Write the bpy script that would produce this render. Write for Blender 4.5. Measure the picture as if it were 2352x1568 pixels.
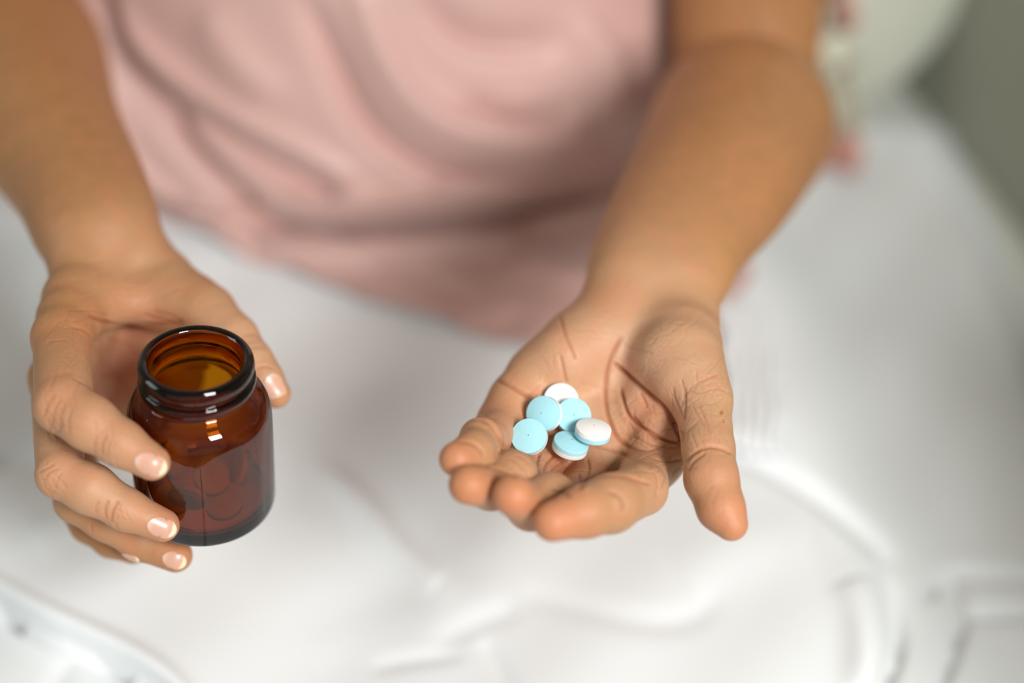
import bpy, math, random
import numpy as np
from mathutils import Vector, Matrix

random.seed(3)
RNG = np.random.default_rng(7)
for o in list(bpy.data.objects):
    bpy.data.objects.remove(o)
SC = bpy.context.scene
COL = SC.collection

# ------------------------------------------------------------------ camera
F = 2352 * 50 / 36.0
PITCH = math.radians(40)
CAMZ = 1.073
cp, sp = math.cos(PITCH), math.sin(PITCH)
cam_d = bpy.data.cameras.new('camera')
cam = bpy.data.objects.new('camera', cam_d)
COL.objects.link(cam)
cam.location = (0, 0, CAMZ)
cam.rotation_euler = (math.radians(50), 0, 0)
cam_d.lens = 50
cam_d.sensor_width = 36
cam_d.clip_start = 0.01
cam_d.dof.use_dof = True
cam_d.dof.focus_distance = 0.522
cam_d.dof.aperture_fstop = 2.0
SC.camera = cam

# ------------------------------------------------------------------ world, lamps, exposure
w = bpy.data.worlds.new('world')
SC.world = w
w.use_nodes = True
bg = w.node_tree.nodes['Background']
bg.inputs[0].default_value = (0.90, 0.98, 0.94, 1)
bg.inputs[1].default_value = 0.34


def area_lamp(name, loc, target, size, size_y, power, col):
    d = bpy.data.lights.new(name, 'AREA')
    d.shape = 'RECTANGLE'
    d.size = size
    d.size_y = size_y
    d.energy = power
    d.color = col
    o = bpy.data.objects.new(name, d)
    COL.objects.link(o)
    o.location = loc
    v = Vector(target) - Vector(loc)
    o.rotation_euler = v.to_track_quat('-Z', 'Y').to_euler()
    return o


area_lamp('window_light', (0.62, -0.52, 1.55), (0.0, 0.45, 0.62), 0.42, 0.5, 24.5, (1.0, 1.0, 0.995))
area_lamp('side_window_light', (-1.9, 0.1, 1.5), (-0.1, 0.5, 0.65), 0.8, 1.0, 9, (0.86, 0.95, 1.0))
SC.view_settings.view_transform = 'Standard'
SC.view_settings.look = 'None'
SC.view_settings.exposure = 0.13
SC.view_settings.gamma = 1.0
SC.view_settings.use_curve_mapping = False


def P(u, v, d):
    """point seen at photo pixel (u, v) and at distance d along the view axis, in world metres"""
    xc = (u - 1176) / F * d
    yc = -(v - 784) / F * d
    return np.array([xc, d * cp + yc * sp, CAMZ - d * sp + yc * cp])


def to_px(V):
    h = CAMZ - V[:, 2]
    d = V[:, 1] * cp + h * sp
    yc = V[:, 1] * sp - h * cp
    return 1176 + V[:, 0] / d * F, 784 - yc / d * F, d


CAMX = np.array([1.0, 0, 0])
CAMY = np.array([0, sp, cp])
CAMF = np.array([0, cp, -sp])


def cam_dir(x, y, t):
    """direction from image right / image up / towards the lens"""
    v = x * CAMX + y * CAMY - t * CAMF
    return v / np.linalg.norm(v)


# ------------------------------------------------------------------ material helpers
def new_mat(name):
    m = bpy.data.materials.new(name)
    m.use_nodes = True
    nt = m.node_tree
    b = nt.nodes['Principled BSDF']
    return m, nt, b


def noise(nt, scale, detail=3, rough=0.5, coord='Object'):
    tc = nt.nodes.new('ShaderNodeTexCoord')
    n = nt.nodes.new('ShaderNodeTexNoise')
    n.inputs['Scale'].default_value = scale
    n.inputs['Detail'].default_value = detail
    n.inputs['Roughness'].default_value = rough
    nt.links.new(tc.outputs[coord], n.inputs['Vector'])
    return n


def mixc(nt, fac, a, b):
    m = nt.nodes.new('ShaderNodeMix')
    m.data_type = 'RGBA'
    for sock, val in ((m.inputs[0], fac), (m.inputs[6], a), (m.inputs[7], b)):
        if isinstance(val, (tuple, float, int)):
            sock.default_value = val
        else:
            nt.links.new(val, sock)
    return m.outputs[2]


def math_n(nt, op, a, b=0.0):
    m = nt.nodes.new('ShaderNodeMath')
    m.operation = op
    for i, val in enumerate((a, b)):
        if isinstance(val, (float, int)):
            m.inputs[i].default_value = val
        else:
            nt.links.new(val, m.inputs[i])
    return m.outputs[0]


def bump(nt, b, height, strength, dist):
    n = nt.nodes.new('ShaderNodeBump')
    n.inputs['Strength'].default_value = strength
    n.inputs['Distance'].default_value = dist
    nt.links.new(height, n.inputs['Height'])
    nt.links.new(n.outputs[0], b.inputs['Normal'])
    return n


def cloth_mat(name, col, col2, rough=0.85, sheen=0.3, weave=1400, bstr=0.25):
    m, nt, b = new_mat(name)
    n = noise(nt, 6, 4)
    nt.links.new(mixc(nt, n.outputs[0], col + (1,), col2 + (1,)), b.inputs['Base Color'])
    b.inputs['Roughness'].default_value = rough
    b.inputs['Sheen Weight'].default_value = sheen
    f = noise(nt, weave, 2)
    bump(nt, b, f.outputs[0], bstr, 0.0004)
    return m


def skin_mat():
    m, nt, b = new_mat('skin')
    at = nt.nodes.new('ShaderNodeAttribute')
    at.attribute_name = 'tone'
    sep = nt.nodes.new('ShaderNodeSeparateColor')
    nt.links.new(at.outputs['Color'], sep.inputs[0])
    base = mixc(nt, noise(nt, 45, 5, 0.6).outputs[0], SK_SHADED_A + (1,), SK_SHADED_B + (1,))
    pale = mixc(nt, sep.outputs[1], base, SK_PALM + (1,))
    red = mixc(nt, sep.outputs[0], pale, SK_RED + (1,))
    # fine blotches under the skin
    bl = noise(nt, 130, 4, 0.65)
    bl2 = math_n(nt, 'MULTIPLY', math_n(nt, 'SUBTRACT', bl.outputs[0], 0.42), 0.9)
    cl = nt.nodes.new('ShaderNodeClamp')
    nt.links.new(bl2, cl.inputs[0])
    mott = mixc(nt, cl.outputs[0], red, SK_RED + (1,))
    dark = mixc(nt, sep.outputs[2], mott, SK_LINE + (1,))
    ti = nt.nodes.new('ShaderNodeAttribute')
    ti.attribute_name = 'tint'
    mu = nt.nodes.new('ShaderNodeMix')
    mu.data_type = 'RGBA'
    mu.blend_type = 'MULTIPLY'
    mu.inputs[0].default_value = 1.0
    nt.links.new(dark, mu.inputs[6])
    nt.links.new(ti.outputs['Color'], mu.inputs[7])
    nt.links.new(mu.outputs[2], b.inputs['Base Color'])
    b.inputs['Roughness'].default_value = 0.52
    b.inputs['Specular IOR Level'].default_value = 0.35
    b.inputs['Subsurface Weight'].default_value = 0.22
    b.inputs['Subsurface Radius'].default_value = (1.0, 0.35, 0.18)
    b.inputs['Subsurface Scale'].default_value = 0.004
    vo = nt.nodes.new('ShaderNodeTexVoronoi')
    tc = nt.nodes.new('ShaderNodeTexCoord')
    vo.inputs['Scale'].default_value = 900
    nt.links.new(tc.outputs['Object'], vo.inputs['Vector'])
    fine = noise(nt, 420, 4, 0.6)
    wr = noise(nt, 120, 5, 0.65)
    h = math_n(nt, 'ADD', math_n(nt, 'MULTIPLY', vo.outputs[0], 0.35),
               math_n(nt, 'ADD', math_n(nt, 'MULTIPLY', fine.outputs[0], 0.8), math_n(nt, 'MULTIPLY', wr.outputs[0], 1.6)))
    bump(nt, b, h, 0.55, 0.00035)
    return m


SK_SHADED_A = (0.41, 0.195, 0.078)  # base skin tone, darkened to paint in the shade on the arms
SK_SHADED_B = (0.33, 0.148, 0.052)
SK_PALM = (0.58, 0.345, 0.208)
SK_RED = (0.62, 0.22, 0.11)
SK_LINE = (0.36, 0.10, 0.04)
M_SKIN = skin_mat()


def nail_mat():
    m, nt, b = new_mat('nail')
    at = nt.nodes.new('ShaderNodeAttribute')
    at.attribute_name = 'tone'
    sep = nt.nodes.new('ShaderNodeSeparateColor')
    nt.links.new(at.outputs['Color'], sep.inputs[0])
    c = mixc(nt, sep.outputs[0], (0.66, 0.36, 0.26, 1), (0.80, 0.66, 0.46, 1))
    c = mixc(nt, sep.outputs[1], c, (0.78, 0.52, 0.42, 1))
    nt.links.new(c, b.inputs['Base Color'])
    b.inputs['Roughness'].default_value = 0.28
    b.inputs['Subsurface Weight'].default_value = 0.15
    b.inputs['Subsurface Scale'].default_value = 0.002
    return m


M_NAIL = nail_mat()
M_PINK = cloth_mat('pink_cloth', (0.57, 0.345, 0.30), (0.61, 0.385, 0.34), 0.50, 0.35, 1600, 0.12)
M_WHITE = cloth_mat('white_cloth', (0.80, 0.81, 0.81), (0.77, 0.785, 0.785), 0.9, 0.2)
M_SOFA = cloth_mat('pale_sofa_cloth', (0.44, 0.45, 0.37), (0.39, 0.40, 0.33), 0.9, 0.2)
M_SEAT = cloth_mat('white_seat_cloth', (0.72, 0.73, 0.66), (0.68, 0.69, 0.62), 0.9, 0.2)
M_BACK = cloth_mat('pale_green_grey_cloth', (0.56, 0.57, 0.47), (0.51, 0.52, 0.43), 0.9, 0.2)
M_CREAM = cloth_mat('cream_cloth', (0.72, 0.68, 0.52), (0.68, 0.64, 0.5), 0.9, 0.2)
M_ROSE = cloth_mat('rose_cloth', (0.52, 0.22, 0.17), (0.55, 0.25, 0.2), 0.8, 0.2)


# ------------------------------------------------------------------ object helpers
def link_mesh(name, V, Fc, mat, parent=None, smooth=True):
    me = bpy.data.meshes.new(name)
    V = np.asarray(V, dtype=np.float32)
    if isinstance(Fc, np.ndarray):
        n, k = Fc.shape
        me.vertices.add(len(V))
        me.vertices.foreach_set('co', V.ravel())
        me.loops.add(n * k)
        me.loops.foreach_set('vertex_index', Fc.astype(np.int32).ravel())
        me.polygons.add(n)
        me.polygons.foreach_set('loop_start', (np.arange(n) * k).astype(np.int32))
        me.polygons.foreach_set('loop_total', np.full(n, k, dtype=np.int32))
        me.update(calc_edges=True)
        me.validate()
    else:
        me.from_pydata([tuple(map(float, v)) for v in V], [], Fc)
        me.update()
    if smooth:
        me.polygons.foreach_set('use_smooth', np.ones(len(me.polygons), dtype=bool))
    me.materials.append(mat)
    o = bpy.data.objects.new(name, me)
    COL.objects.link(o)
    if parent:
        o.parent = parent
    return o


def tag(o, label=None, cat=None, group=None, kind=None):
    for k, v in (('label', label), ('category', cat), ('group', group), ('kind', kind)):
        if v:
            o[k] = v
    return o


def empty(name, loc, label, cat, group=None):
    o = bpy.data.objects.new(name, None)
    COL.objects.link(o)
    o.location = loc
    o.empty_display_size = 0.02
    return tag(o, label, cat, group)


def adopt(child, parent):
    """parent a world-space mesh and keep it in place"""
    child.parent = parent
    child.matrix_parent_inverse = parent.matrix_world.inverted() if False else Matrix.Translation(-Vector(parent.location))
    return child


def set_tone(me, arr, name='tone'):
    a = me.color_attributes.new(name, 'FLOAT_COLOR', 'POINT')
    full = np.ones((len(me.vertices), 4), dtype=np.float32)
    full[:, :3] = arr
    a.data.foreach_set('color', full.ravel())


# ------------------------------------------------------------------ signed-distance toolkit
def rcone(p, a, b, r1, r2):
    """distance to a capsule whose radius runs from r1 to r2"""
    ab = b - a
    l2 = float(ab @ ab) + 1e-12
    q = p - a
    t = (q @ ab) / l2
    # shift the parameter so the taper stays a true cone
    l = math.sqrt(l2)
    sl = (r1 - r2) / l
    sl = max(-0.95, min(0.95, sl))
    d2 = np.maximum((q * q).sum(1) - t * t * l2, 0)
    t = np.clip(t - np.sqrt(d2) * sl / math.sqrt(1 - sl * sl) / l, 0, 1)
    c = q - t[:, None] * ab.astype(np.float32)
    return np.sqrt((c * c).sum(1)) - (r1 + (r2 - r1) * t)


def smin(a, b, k):
    h = np.maximum(k - np.abs(a - b), 0) / k
    return np.minimum(a, b) - h * h * k * 0.25


def smax(a, b, k):
    return -smin(-a, -b, k)


def densify(pts, n=5):
    a = np.array(pts, float)
    out = []
    ext = np.concatenate([[2 * a[0] - a[1]], a, [2 * a[-1] - a[-2]]])
    for i in range(1, len(ext) - 2):
        p0, p1, p2, p3 = ext[i - 1:i + 3]
        for t in np.linspace(0, 1, n, endpoint=False):
            out.append(tuple(0.5 * ((2 * p1) + (p2 - p0) * t + (2 * p0 - 5 * p1 + 4 * p2 - p3) * t * t + (3 * p1 - p0 - 3 * p2 + p3) * t ** 3)))
    out.append(tuple(a[-1]))
    return out


def join(a, b, k):
    if a is None:
        return b
    if b is None:
        return a
    return smin(a, b, k)


class Chain:
    """joints (u, v, depth, radius in photo pixels) turned into a chain of tapered capsules"""

    def __init__(self, pts, k=0.0015):
        self.c = [P(u, v, d).astype(np.float32) for u, v, d, r in pts]
        self.r = [r / F * d for u, v, d, r in pts]
        self.k = k

    def seg(self, p, i):
        if self.on is not None and not self.on[i]:
            return None
        return rcone(p, self.c[i], self.c[i + 1], self.r[i], self.r[i + 1])

    def cull(self, c, rad, reach):
        self.low = [float(rcone(c, self.c[i], self.c[i + 1], self.r[i], self.r[i + 1])[0]) for i in range(len(self.c) - 1)]
        return min(self.low)

    on = None

    def all(self, p, first=0):
        f = None
        for i in range(first, len(self.c) - 1):
            f = join(f, self.seg(p, i), self.k)
        return f


class Limb:
    """an arm with its hand: palm chains, fingers, carve spheres"""

    def __init__(self, arm, palm, fingers, pads, carve, arm_k=0.02, palm_k=0.009, web_k=0.0045):
        self.arm = [Chain(densify(c, 4), 0.007) for c in arm]
        self.palm = [Chain(densify(c, 2), 0.003) for c in palm]
        self.fing = [Chain(c, 0.003) for c in fingers]
        self.pads = [(P(u, v, d).astype(np.float32), r / F * d, k) for u, v, d, r, k in pads]
        self.carve = [(P(u, v, d).astype(np.float32), r / F * d, k) for u, v, d, r, k in carve]
        self.palm_k, self.web_k, self.arm_k = palm_k, web_k, arm_k

    def _f(self, p):
        c0 = ((p.min(0) + p.max(0)) / 2)[None]
        R = float(np.linalg.norm(p.max(0) - p.min(0))) / 2
        chains = self.arm + self.palm + self.fing
        best = min(c.cull(c0, R, 0) for c in chains)
        for c in chains:
            c.on = [x - R < best + R + 0.022 for x in c.low]
        f = None
        for n_, c in enumerate(self.arm):
            f = join(f, c.all(p), self.arm_k if n_ < 2 else self.elbow_k)
        for c in self.palm:
            f = join(f, c.all(p), self.palm_k)
        for c, r, k in self.pads:
            f = join(f, np.sqrt(((p - c) ** 2).sum(1)) - r, k)
        if f is not None:
            for c, r, k in self.carve:
                f = smax(f, r - np.sqrt(((p - c) ** 2).sum(1)), k)
        prox = None
        for c in self.fing:
            prox = join(prox, c.seg(p, 0), 0.0015)
        f = join(f, prox, self.web_k)
        for c in self.fing:
            f = join(f, c.all(p, 1), 0.0016)
        return f

    elbow_k = 0.008

    def f(self, p):
        p = np.ascontiguousarray(p, dtype=np.float32)
        n = len(p)
        if n <= 2000:
            return self._f(p)
        k = np.floor((p - p.min(0)) / 0.022).astype(np.int64)
        key = (k[:, 0] * 4096 + k[:, 1]) * 4096 + k[:, 2]
        order = np.argsort(key, kind='stable')
        ks = key[order]
        cuts = np.concatenate([[0], np.where(np.diff(ks))[0] + 1, [n]])
        out = np.empty(n, dtype=np.float32)
        for a, b in zip(cuts[:-1], cuts[1:]):
            ii = order[a:b]
            out[ii] = self._f(p[ii])
        return out

    def grad(self, p, e=0.0004):
        g = np.zeros_like(p)
        for s in ((1, -1, -1), (-1, -1, 1), (-1, 1, -1), (1, 1, 1)):
            s = np.array(s, dtype=np.float32)
            g += s * self.f(p + s * e)[:, None]
        return g / (np.linalg.norm(g, axis=1, keepdims=True) + 1e-12)

    def bounds(self):
        pts, rs = [], []
        for c in self.arm + self.palm + self.fing:
            pts += c.c
            rs += c.r
        pts = np.array(pts)
        rs = np.array(rs)[:, None] + 0.006
        return (pts - rs).min(0), (pts + rs).max(0)


def mesh_field(fn, lo, hi, h, B=8):
    """block-sparse sampling of fn, then naive surface nets; quads"""
    nb = np.ceil((hi - lo) / (h * B)).astype(int) + 1
    n = nb * B
    ci = np.stack(np.meshgrid(*[np.arange(x) for x in nb], indexing='ij'), -1).reshape(-1, 3)
    cc = (lo + (ci * B + (B - 1) / 2) * h).astype(np.float32)
    fc = fn(cc)
    act = np.abs(fc) < h * B * 0.5 * 1.75 + h * 2
    G = np.repeat(np.repeat(np.repeat(np.sign(fc).reshape(nb), B, 0), B, 1), B, 2).astype(np.float32)
    off = np.stack(np.meshgrid(*[np.arange(B)] * 3, indexing='ij'), -1).reshape(-1, 3)
    ca = ci[act]
    idx = (ca[:, None, :] * B + off[None]).reshape(-1, 3)
    val = fn((lo + idx * h).astype(np.float32))
    G[idx[:, 0], idx[:, 1], idx[:, 2]] = val
    ins = G < 0
    mx = ins[:-1, :-1, :-1].copy()
    mn = mx.copy()
    for dx in (0, 1):
        for dy in (0, 1):
            for dz in (0, 1):
                s = ins[dx:n[0] - 1 + dx, dy:n[1] - 1 + dy, dz:n[2] - 1 + dz]
                mx |= s
                mn &= s
    cell = np.argwhere(mx & ~mn)
    vid = np.full(mx.shape, -1, dtype=np.int32)
    vid[cell[:, 0], cell[:, 1], cell[:, 2]] = np.arange(len(cell))
    acc = np.zeros((len(cell), 3))
    cnt = np.zeros((len(cell), 1))
    corners = [(x, y, z) for x in (0, 1) for y in (0, 1) for z in (0, 1)]
    for a in corners:
        for ax in range(3):
            if a[ax]:
                continue
            b = list(a)
            b[ax] = 1
            va = G[cell[:, 0] + a[0], cell[:, 1] + a[1], cell[:, 2] + a[2]]
            vb = G[cell[:, 0] + b[0], cell[:, 1] + b[1], cell[:, 2] + b[2]]
            m = (va < 0) != (vb < 0)
            t = np.where(m, va / np.where(m, va - vb, 1), 0)
            pt = np.tile(np.array(a, float), (len(cell), 1))
            pt[:, ax] = t
            acc += pt * m[:, None]
            cnt += m[:, None]
    V = lo + (cell + acc / np.maximum(cnt, 1)) * h
    quads = []
    for ax in range(3):
        sl0 = [slice(None)] * 3
        sl1 = [slice(None)] * 3
        sl0[ax] = slice(0, -1)
        sl1[ax] = slice(1, None)
        e = np.argwhere(ins[tuple(sl0)] != ins[tuple(sl1)])
        b, c = [i for i in range(3) if i != ax]
        ok = (e[:, b] > 0) & (e[:, c] > 0) & (e[:, b] < n[b] - 1) & (e[:, c] < n[c] - 1)
        e = e[ok]
        inside = ins[e[:, 0], e[:, 1], e[:, 2]]
        q = []
        for db, dc in ((-1, -1), (0, -1), (0, 0), (-1, 0)):
            k = e.copy()
            k[:, b] += db
            k[:, c] += dc
            q.append(vid[k[:, 0], k[:, 1], k[:, 2]])
        q = np.stack(q, 1)
        flip = inside ^ (ax == 1)
        q[~flip] = q[~flip][:, ::-1]
        quads.append(q)
    Q = np.concatenate(quads)
    Q = Q[(Q >= 0).all(1)]
    return V.astype(np.float32), Q


def subdivide(V, Q, mask):
    """split the masked quads in four; edge midpoints are shared"""
    S = Q[mask]
    E = np.stack([S, np.roll(S, -1, 1)], -1).reshape(-1, 2)
    E.sort(1)
    key = E[:, 0].astype(np.int64) * len(V) + E[:, 1]
    uk, first, inv = np.unique(key, return_index=True, return_inverse=True)
    mid = V[E[first]].mean(1)
    cen = V[S].mean(1)
    m = (len(V) + inv).reshape(-1, 4)
    c = len(V) + len(uk) + np.arange(len(S))
    new = [np.stack([S[:, i], m[:, i], c, m[:, (i - 1) % 4]], 1) for i in range(4)]
    cntE = np.bincount(inv, minlength=len(uk))
    frozen = np.zeros(len(V) + len(uk) + len(S), bool)
    frozen[len(V) + np.where(cntE < 2)[0]] = True
    return np.concatenate([V, mid, cen]).astype(np.float32), np.concatenate([Q[~mask]] + new), frozen


def mesh_normals(V, Q):
    fn = np.cross(V[Q[:, 2]] - V[Q[:, 0]], V[Q[:, 3]] - V[Q[:, 1]])
    N = np.stack([np.bincount(Q.ravel(), np.repeat(fn[:, a], 4), minlength=len(V)) for a in range(3)], 1)
    return (N / (np.linalg.norm(N, axis=1, keepdims=True) + 1e-20)).astype(np.float32)


def poly_dist(u, v, pts):
    """pixel distance to a polyline, plus the running parameter 0..1"""
    best = np.full(len(u), 1e9, dtype=np.float32)
    par = np.zeros(len(u), dtype=np.float32)
    n = len(pts) - 1
    for i in range(n):
        ax, ay = pts[i]
        bx, by = pts[i + 1]
        dx, dy = bx - ax, by - ay
        l2 = dx * dx + dy * dy + 1e-9
        t = np.clip(((u - ax) * dx + (v - ay) * dy) / l2, 0, 1)
        d = np.hypot(u - ax - t * dx, v - ay - t * dy)
        m = d < best
        best[m] = d[m]
        par[m] = (i + t[m]) / n
    return best, par


def smooth_line(pts, it=2):
    for _ in range(it):
        out = [pts[0]]
        for a, b in zip(pts[:-1], pts[1:]):
            out.append((a[0] * .75 + b[0] * .25, a[1] * .75 + b[1] * .25))
            out.append((a[0] * .25 + b[0] * .75, a[1] * .25 + b[1] * .75))
        out.append(pts[-1])
        pts = out
    return pts


def march(fn, u, v, d0=0.40, d1=0.70):
    """distance along the view axis at which the ray through a photo pixel meets the surface"""
    for d in np.arange(d0, d1, 0.0005):
        if fn(P(u, v, d)[None].astype(np.float32))[0] < 0:
            return float(d)
    return None


# ================================================================== SOFA, BLANKET AND SURROUNDINGS (structure first)
def grid_faces(nu, nv, wrap_u=False):
    i, j = np.meshgrid(np.arange(nu if wrap_u else nu - 1), np.arange(nv - 1), indexing='ij')
    i, j = i.ravel(), j.ravel()
    i2 = (i + 1) % nu
    return np.stack([i * nv + j, i2 * nv + j, i2 * nv + j + 1, i * nv + j + 1], 1)


def plane(name, corners, mat):
    o = link_mesh(name, np.array(corners), [tuple(range(len(corners)))], mat, smooth=False)
    o['kind'] = 'structure'
    return o


m_floor, nt_, b_ = new_mat('wooden_floor')
n_ = noise(nt_, 3, 6)
nt_.links.new(mixc(nt_, n_.outputs[0], (0.30, 0.20, 0.12, 1), (0.42, 0.30, 0.19, 1)), b_.inputs['Base Color'])
b_.inputs['Roughness'].default_value = 0.5
plane('floor', [(-2.6, -2.2, 0), (2.6, -2.2, 0), (2.6, 1.6, 0), (-2.6, 1.6, 0)], m_floor)
m_wall, nt_, b_ = new_mat('painted_wall')
n_ = noise(nt_, 30, 3)
nt_.links.new(mixc(nt_, n_.outputs[0], (0.62, 0.62, 0.56, 1), (0.66, 0.66, 0.60, 1)), b_.inputs['Base Color'])
b_.inputs['Roughness'].default_value = 0.9
plane('wall_back', [(-2.6, 1.6, 0), (2.6, 1.6, 0), (2.6, 1.6, 2.6), (-2.6, 1.6, 2.6)], m_wall)
plane('wall_right', [(2.6, -2.2, 0), (2.6, 1.6, 0), (2.6, 1.6, 2.6), (2.6, -2.2, 2.6)], m_wall)
plane('wall_left', [(-2.6, -2.2, 0), (-2.6, 1.6, 0), (-2.6, 1.6, 2.6), (-2.6, -2.2, 2.6)], m_wall)
plane('ceiling', [(-2.6, -2.2, 2.6), (2.6, -2.2, 2.6), (2.6, 1.6, 2.6), (-2.6, 1.6, 2.6)], m_wall)


def superbox(name, lo, hi, mat, rnd=4.0, seg=40, puff=0.0, parent=None, fold=0.0):
    """soft cushion block: a rounded box with bulging faces and shallow creases"""
    lo, hi = np.array(lo, float), np.array(hi, float)
    c, s = (lo + hi) / 2, (hi - lo) / 2
    V, Fc = [], []
    g = np.linspace(-1, 1, seg)
    base = 0
    for ax in range(3):
        for sg in (-1, 1):
            a, b = np.meshgrid(g, g, indexing='ij')
            p = np.zeros((seg, seg, 3))
            o1, o2 = [i for i in range(3) if i != ax]
            p[..., ax] = sg
            p[..., o1] = a
            p[..., o2] = b
            p = p.reshape(-1, 3)
            q = p / (np.abs(p) ** rnd).sum(1, keepdims=True) ** (1 / rnd)
            V.append(q)
            f = grid_faces(seg, seg) + base
            if (sg > 0) == (ax == 1):
                f = f[:, ::-1]
            Fc.append(f)
            base += seg * seg
    V = np.concatenate(V)
    W = V * s + c
    if fold:
        W += V * (fold * (np.sin(W[:, :1] * 23 + W[:, 1:2] * 17) * np.sin(W[:, 2:3] * 19 + W[:, :1] * 11)))
    o = link_mesh(name, W, np.concatenate(Fc), mat)
    import bmesh
    bm = bmesh.new()
    bm.from_mesh(o.data)
    bmesh.ops.remove_doubles(bm, verts=bm.verts, dist=1e-5)
    bmesh.ops.recalc_face_normals(bm, faces=bm.faces)
    bm.to_mesh(o.data)
    bm.free()
    if parent:
        adopt(o, parent)
    return o


sofa = empty('sofa', (-0.1, 0.6, 0.0), 'pale grey-green upholstered sofa with back and armrest in the blurred background', 'sofa')
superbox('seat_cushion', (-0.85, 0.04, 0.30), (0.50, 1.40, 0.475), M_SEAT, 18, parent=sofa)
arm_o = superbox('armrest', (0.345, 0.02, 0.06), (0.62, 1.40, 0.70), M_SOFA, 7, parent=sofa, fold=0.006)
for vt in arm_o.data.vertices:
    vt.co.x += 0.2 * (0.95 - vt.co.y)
superbox('side_shade_block', (0.345, 0.02, 0.475), (0.50, 0.42, 0.82), M_SOFA, 8, parent=sofa)  # unseen block added out of view to cast a shadow on the seat
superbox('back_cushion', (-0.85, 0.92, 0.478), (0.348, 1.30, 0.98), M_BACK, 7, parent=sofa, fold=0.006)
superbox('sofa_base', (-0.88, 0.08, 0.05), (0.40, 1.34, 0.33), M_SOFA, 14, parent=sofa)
for x in (-0.80, 0.52):
    for y in (0.12, 1.28):
        superbox('foot', (x - .03, y - .03, 0), (x + .03, y + .03, 0.08), M_CREAM, 8, 8, parent=sofa)

# ------------------------------------------------------------------ white blanket over the lap
SEAT_Z = 0.494
LAP_Z = 0.55


def lap_depth(v, z=LAP_Z):
    k = -(v - 784) / F
    return (CAMZ - z) / (sp - cp * k)


def lap_xy(u, v, z=LAP_Z):
    p = P(u, v, lap_depth(v, z))
    return p[0], p[1]


# folds seen in the photograph: (pixel polyline, half width in px, height in m; negative is a groove)
LAP_FOLDS = [
    ([(1700, 1040), (1800, 1085), (1900, 1150), (1990, 1228), (2050, 1290)], 22, -0.007),
    ([(2030, 1290), (2058, 1400), (2062, 1480), (2035, 1550), (2010, 1620)], 22, -0.010),
    ([(1960, 1330), (1990, 1450), (1980, 1600)], 45, 0.007),
    ([(2130, 1368), (2155, 1325), (2195, 1335), (2212, 1420), (2190, 1500), (2150, 1600)], 16, -0.010),
    ([(2180, 1312), (2260, 1318), (2352, 1322), (2420, 1325)], 13, -0.010),
    ([(2225, 1402), (2290, 1408), (2352, 1405), (2420, 1410)], 13, -0.010),
    ([(1200, 1362), (1350, 1398), (1480, 1430), (1590, 1425), (1650, 1368)], 30, -0.0016),
    ([(1000, 1480), (1090, 1432), (1190, 1398)], 26, -0.0015),
    ([(860, 1532), (950, 1512), (1060, 1502)], 18, -0.0018),
    ([(1110, 1470), (1140, 1520), (1180, 1600)], 22, -0.0018),
    ([(740, 1080), (840, 1170), (900, 1260), (1010, 1350)], 34, 0.006),
    ([(160, 1450), (120, 1505), (80, 1580)], 24, -0.0015),
    ([(100, 500), (135, 580), (155, 670), (120, 760)], 32, 0.012),
    ([(-20, 520), (20, 460), (40, 400)], 26, 0.012),
    ([(60, 1240), (200, 1180), (420, 1150)], 45, 0.005),
    ([(-20, 1060), (90, 1040)], 20, -0.005),
    ([(1560, 1330), (1700, 1250), (1860, 1220)], 80, 0.003),
    ([(700, 1500), (900, 1430), (1150, 1350)], 60, 0.0015),
]
nx, ny = 560, 440
gx = np.interp(np.linspace(0, 1, nx), [0, 0.07, 1], [-0.62, -0.37, 0.345])
gy = np.interp(np.linspace(0, 1, ny), [0, 0.07, 0.96, 1], [0.10, 0.37, 0.90, 0.98])
X, Y = np.meshgrid(gx, gy, indexing='ij')
X, Y = X.ravel(), Y.ravel()


def sstep(t):
    t = np.clip(t, 0, 1)
    return t * t * (3 - 2 * t)


# the thighs lift the cloth; to the right and left it comes down on the seat
right_edge = 0.135 + 0.10 * (0.62 - Y)
Z = SEAT_Z + (LAP_Z - SEAT_Z) * (1 - sstep((X - right_edge) / 0.10)) * (1 - sstep((-0.335 - X) / 0.09))
Z += 0.010 * np.exp(-((X + 0.20) / 0.09) ** 2) + 0.010 * np.exp(-((X - 0.05) / 0.09) ** 2) - 0.014 * np.exp(-((X + 0.075) / 0.05) ** 2) * sstep((0.62 - Y) / 0.2)
Z += 0.0016 * np.sin(X * 31 + Y * 12) * np.sin(Y * 23 - X * 9) + 0.001 * np.sin(X * 71 - Y * 50)
Vb = np.stack([X, Y, Z], 1)
u, v, d = to_px(np.stack([X, Y, Z], 1))
for pts, wd, amp in LAP_FOLDS:
    dd, par = poly_dist(u, v, smooth_line(pts))
    fade = np.sin(np.clip(par, 0.02, 0.98) * np.pi) ** 0.5
    Z += amp * fade * np.exp(-(dd / wd) ** 2)
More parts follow.
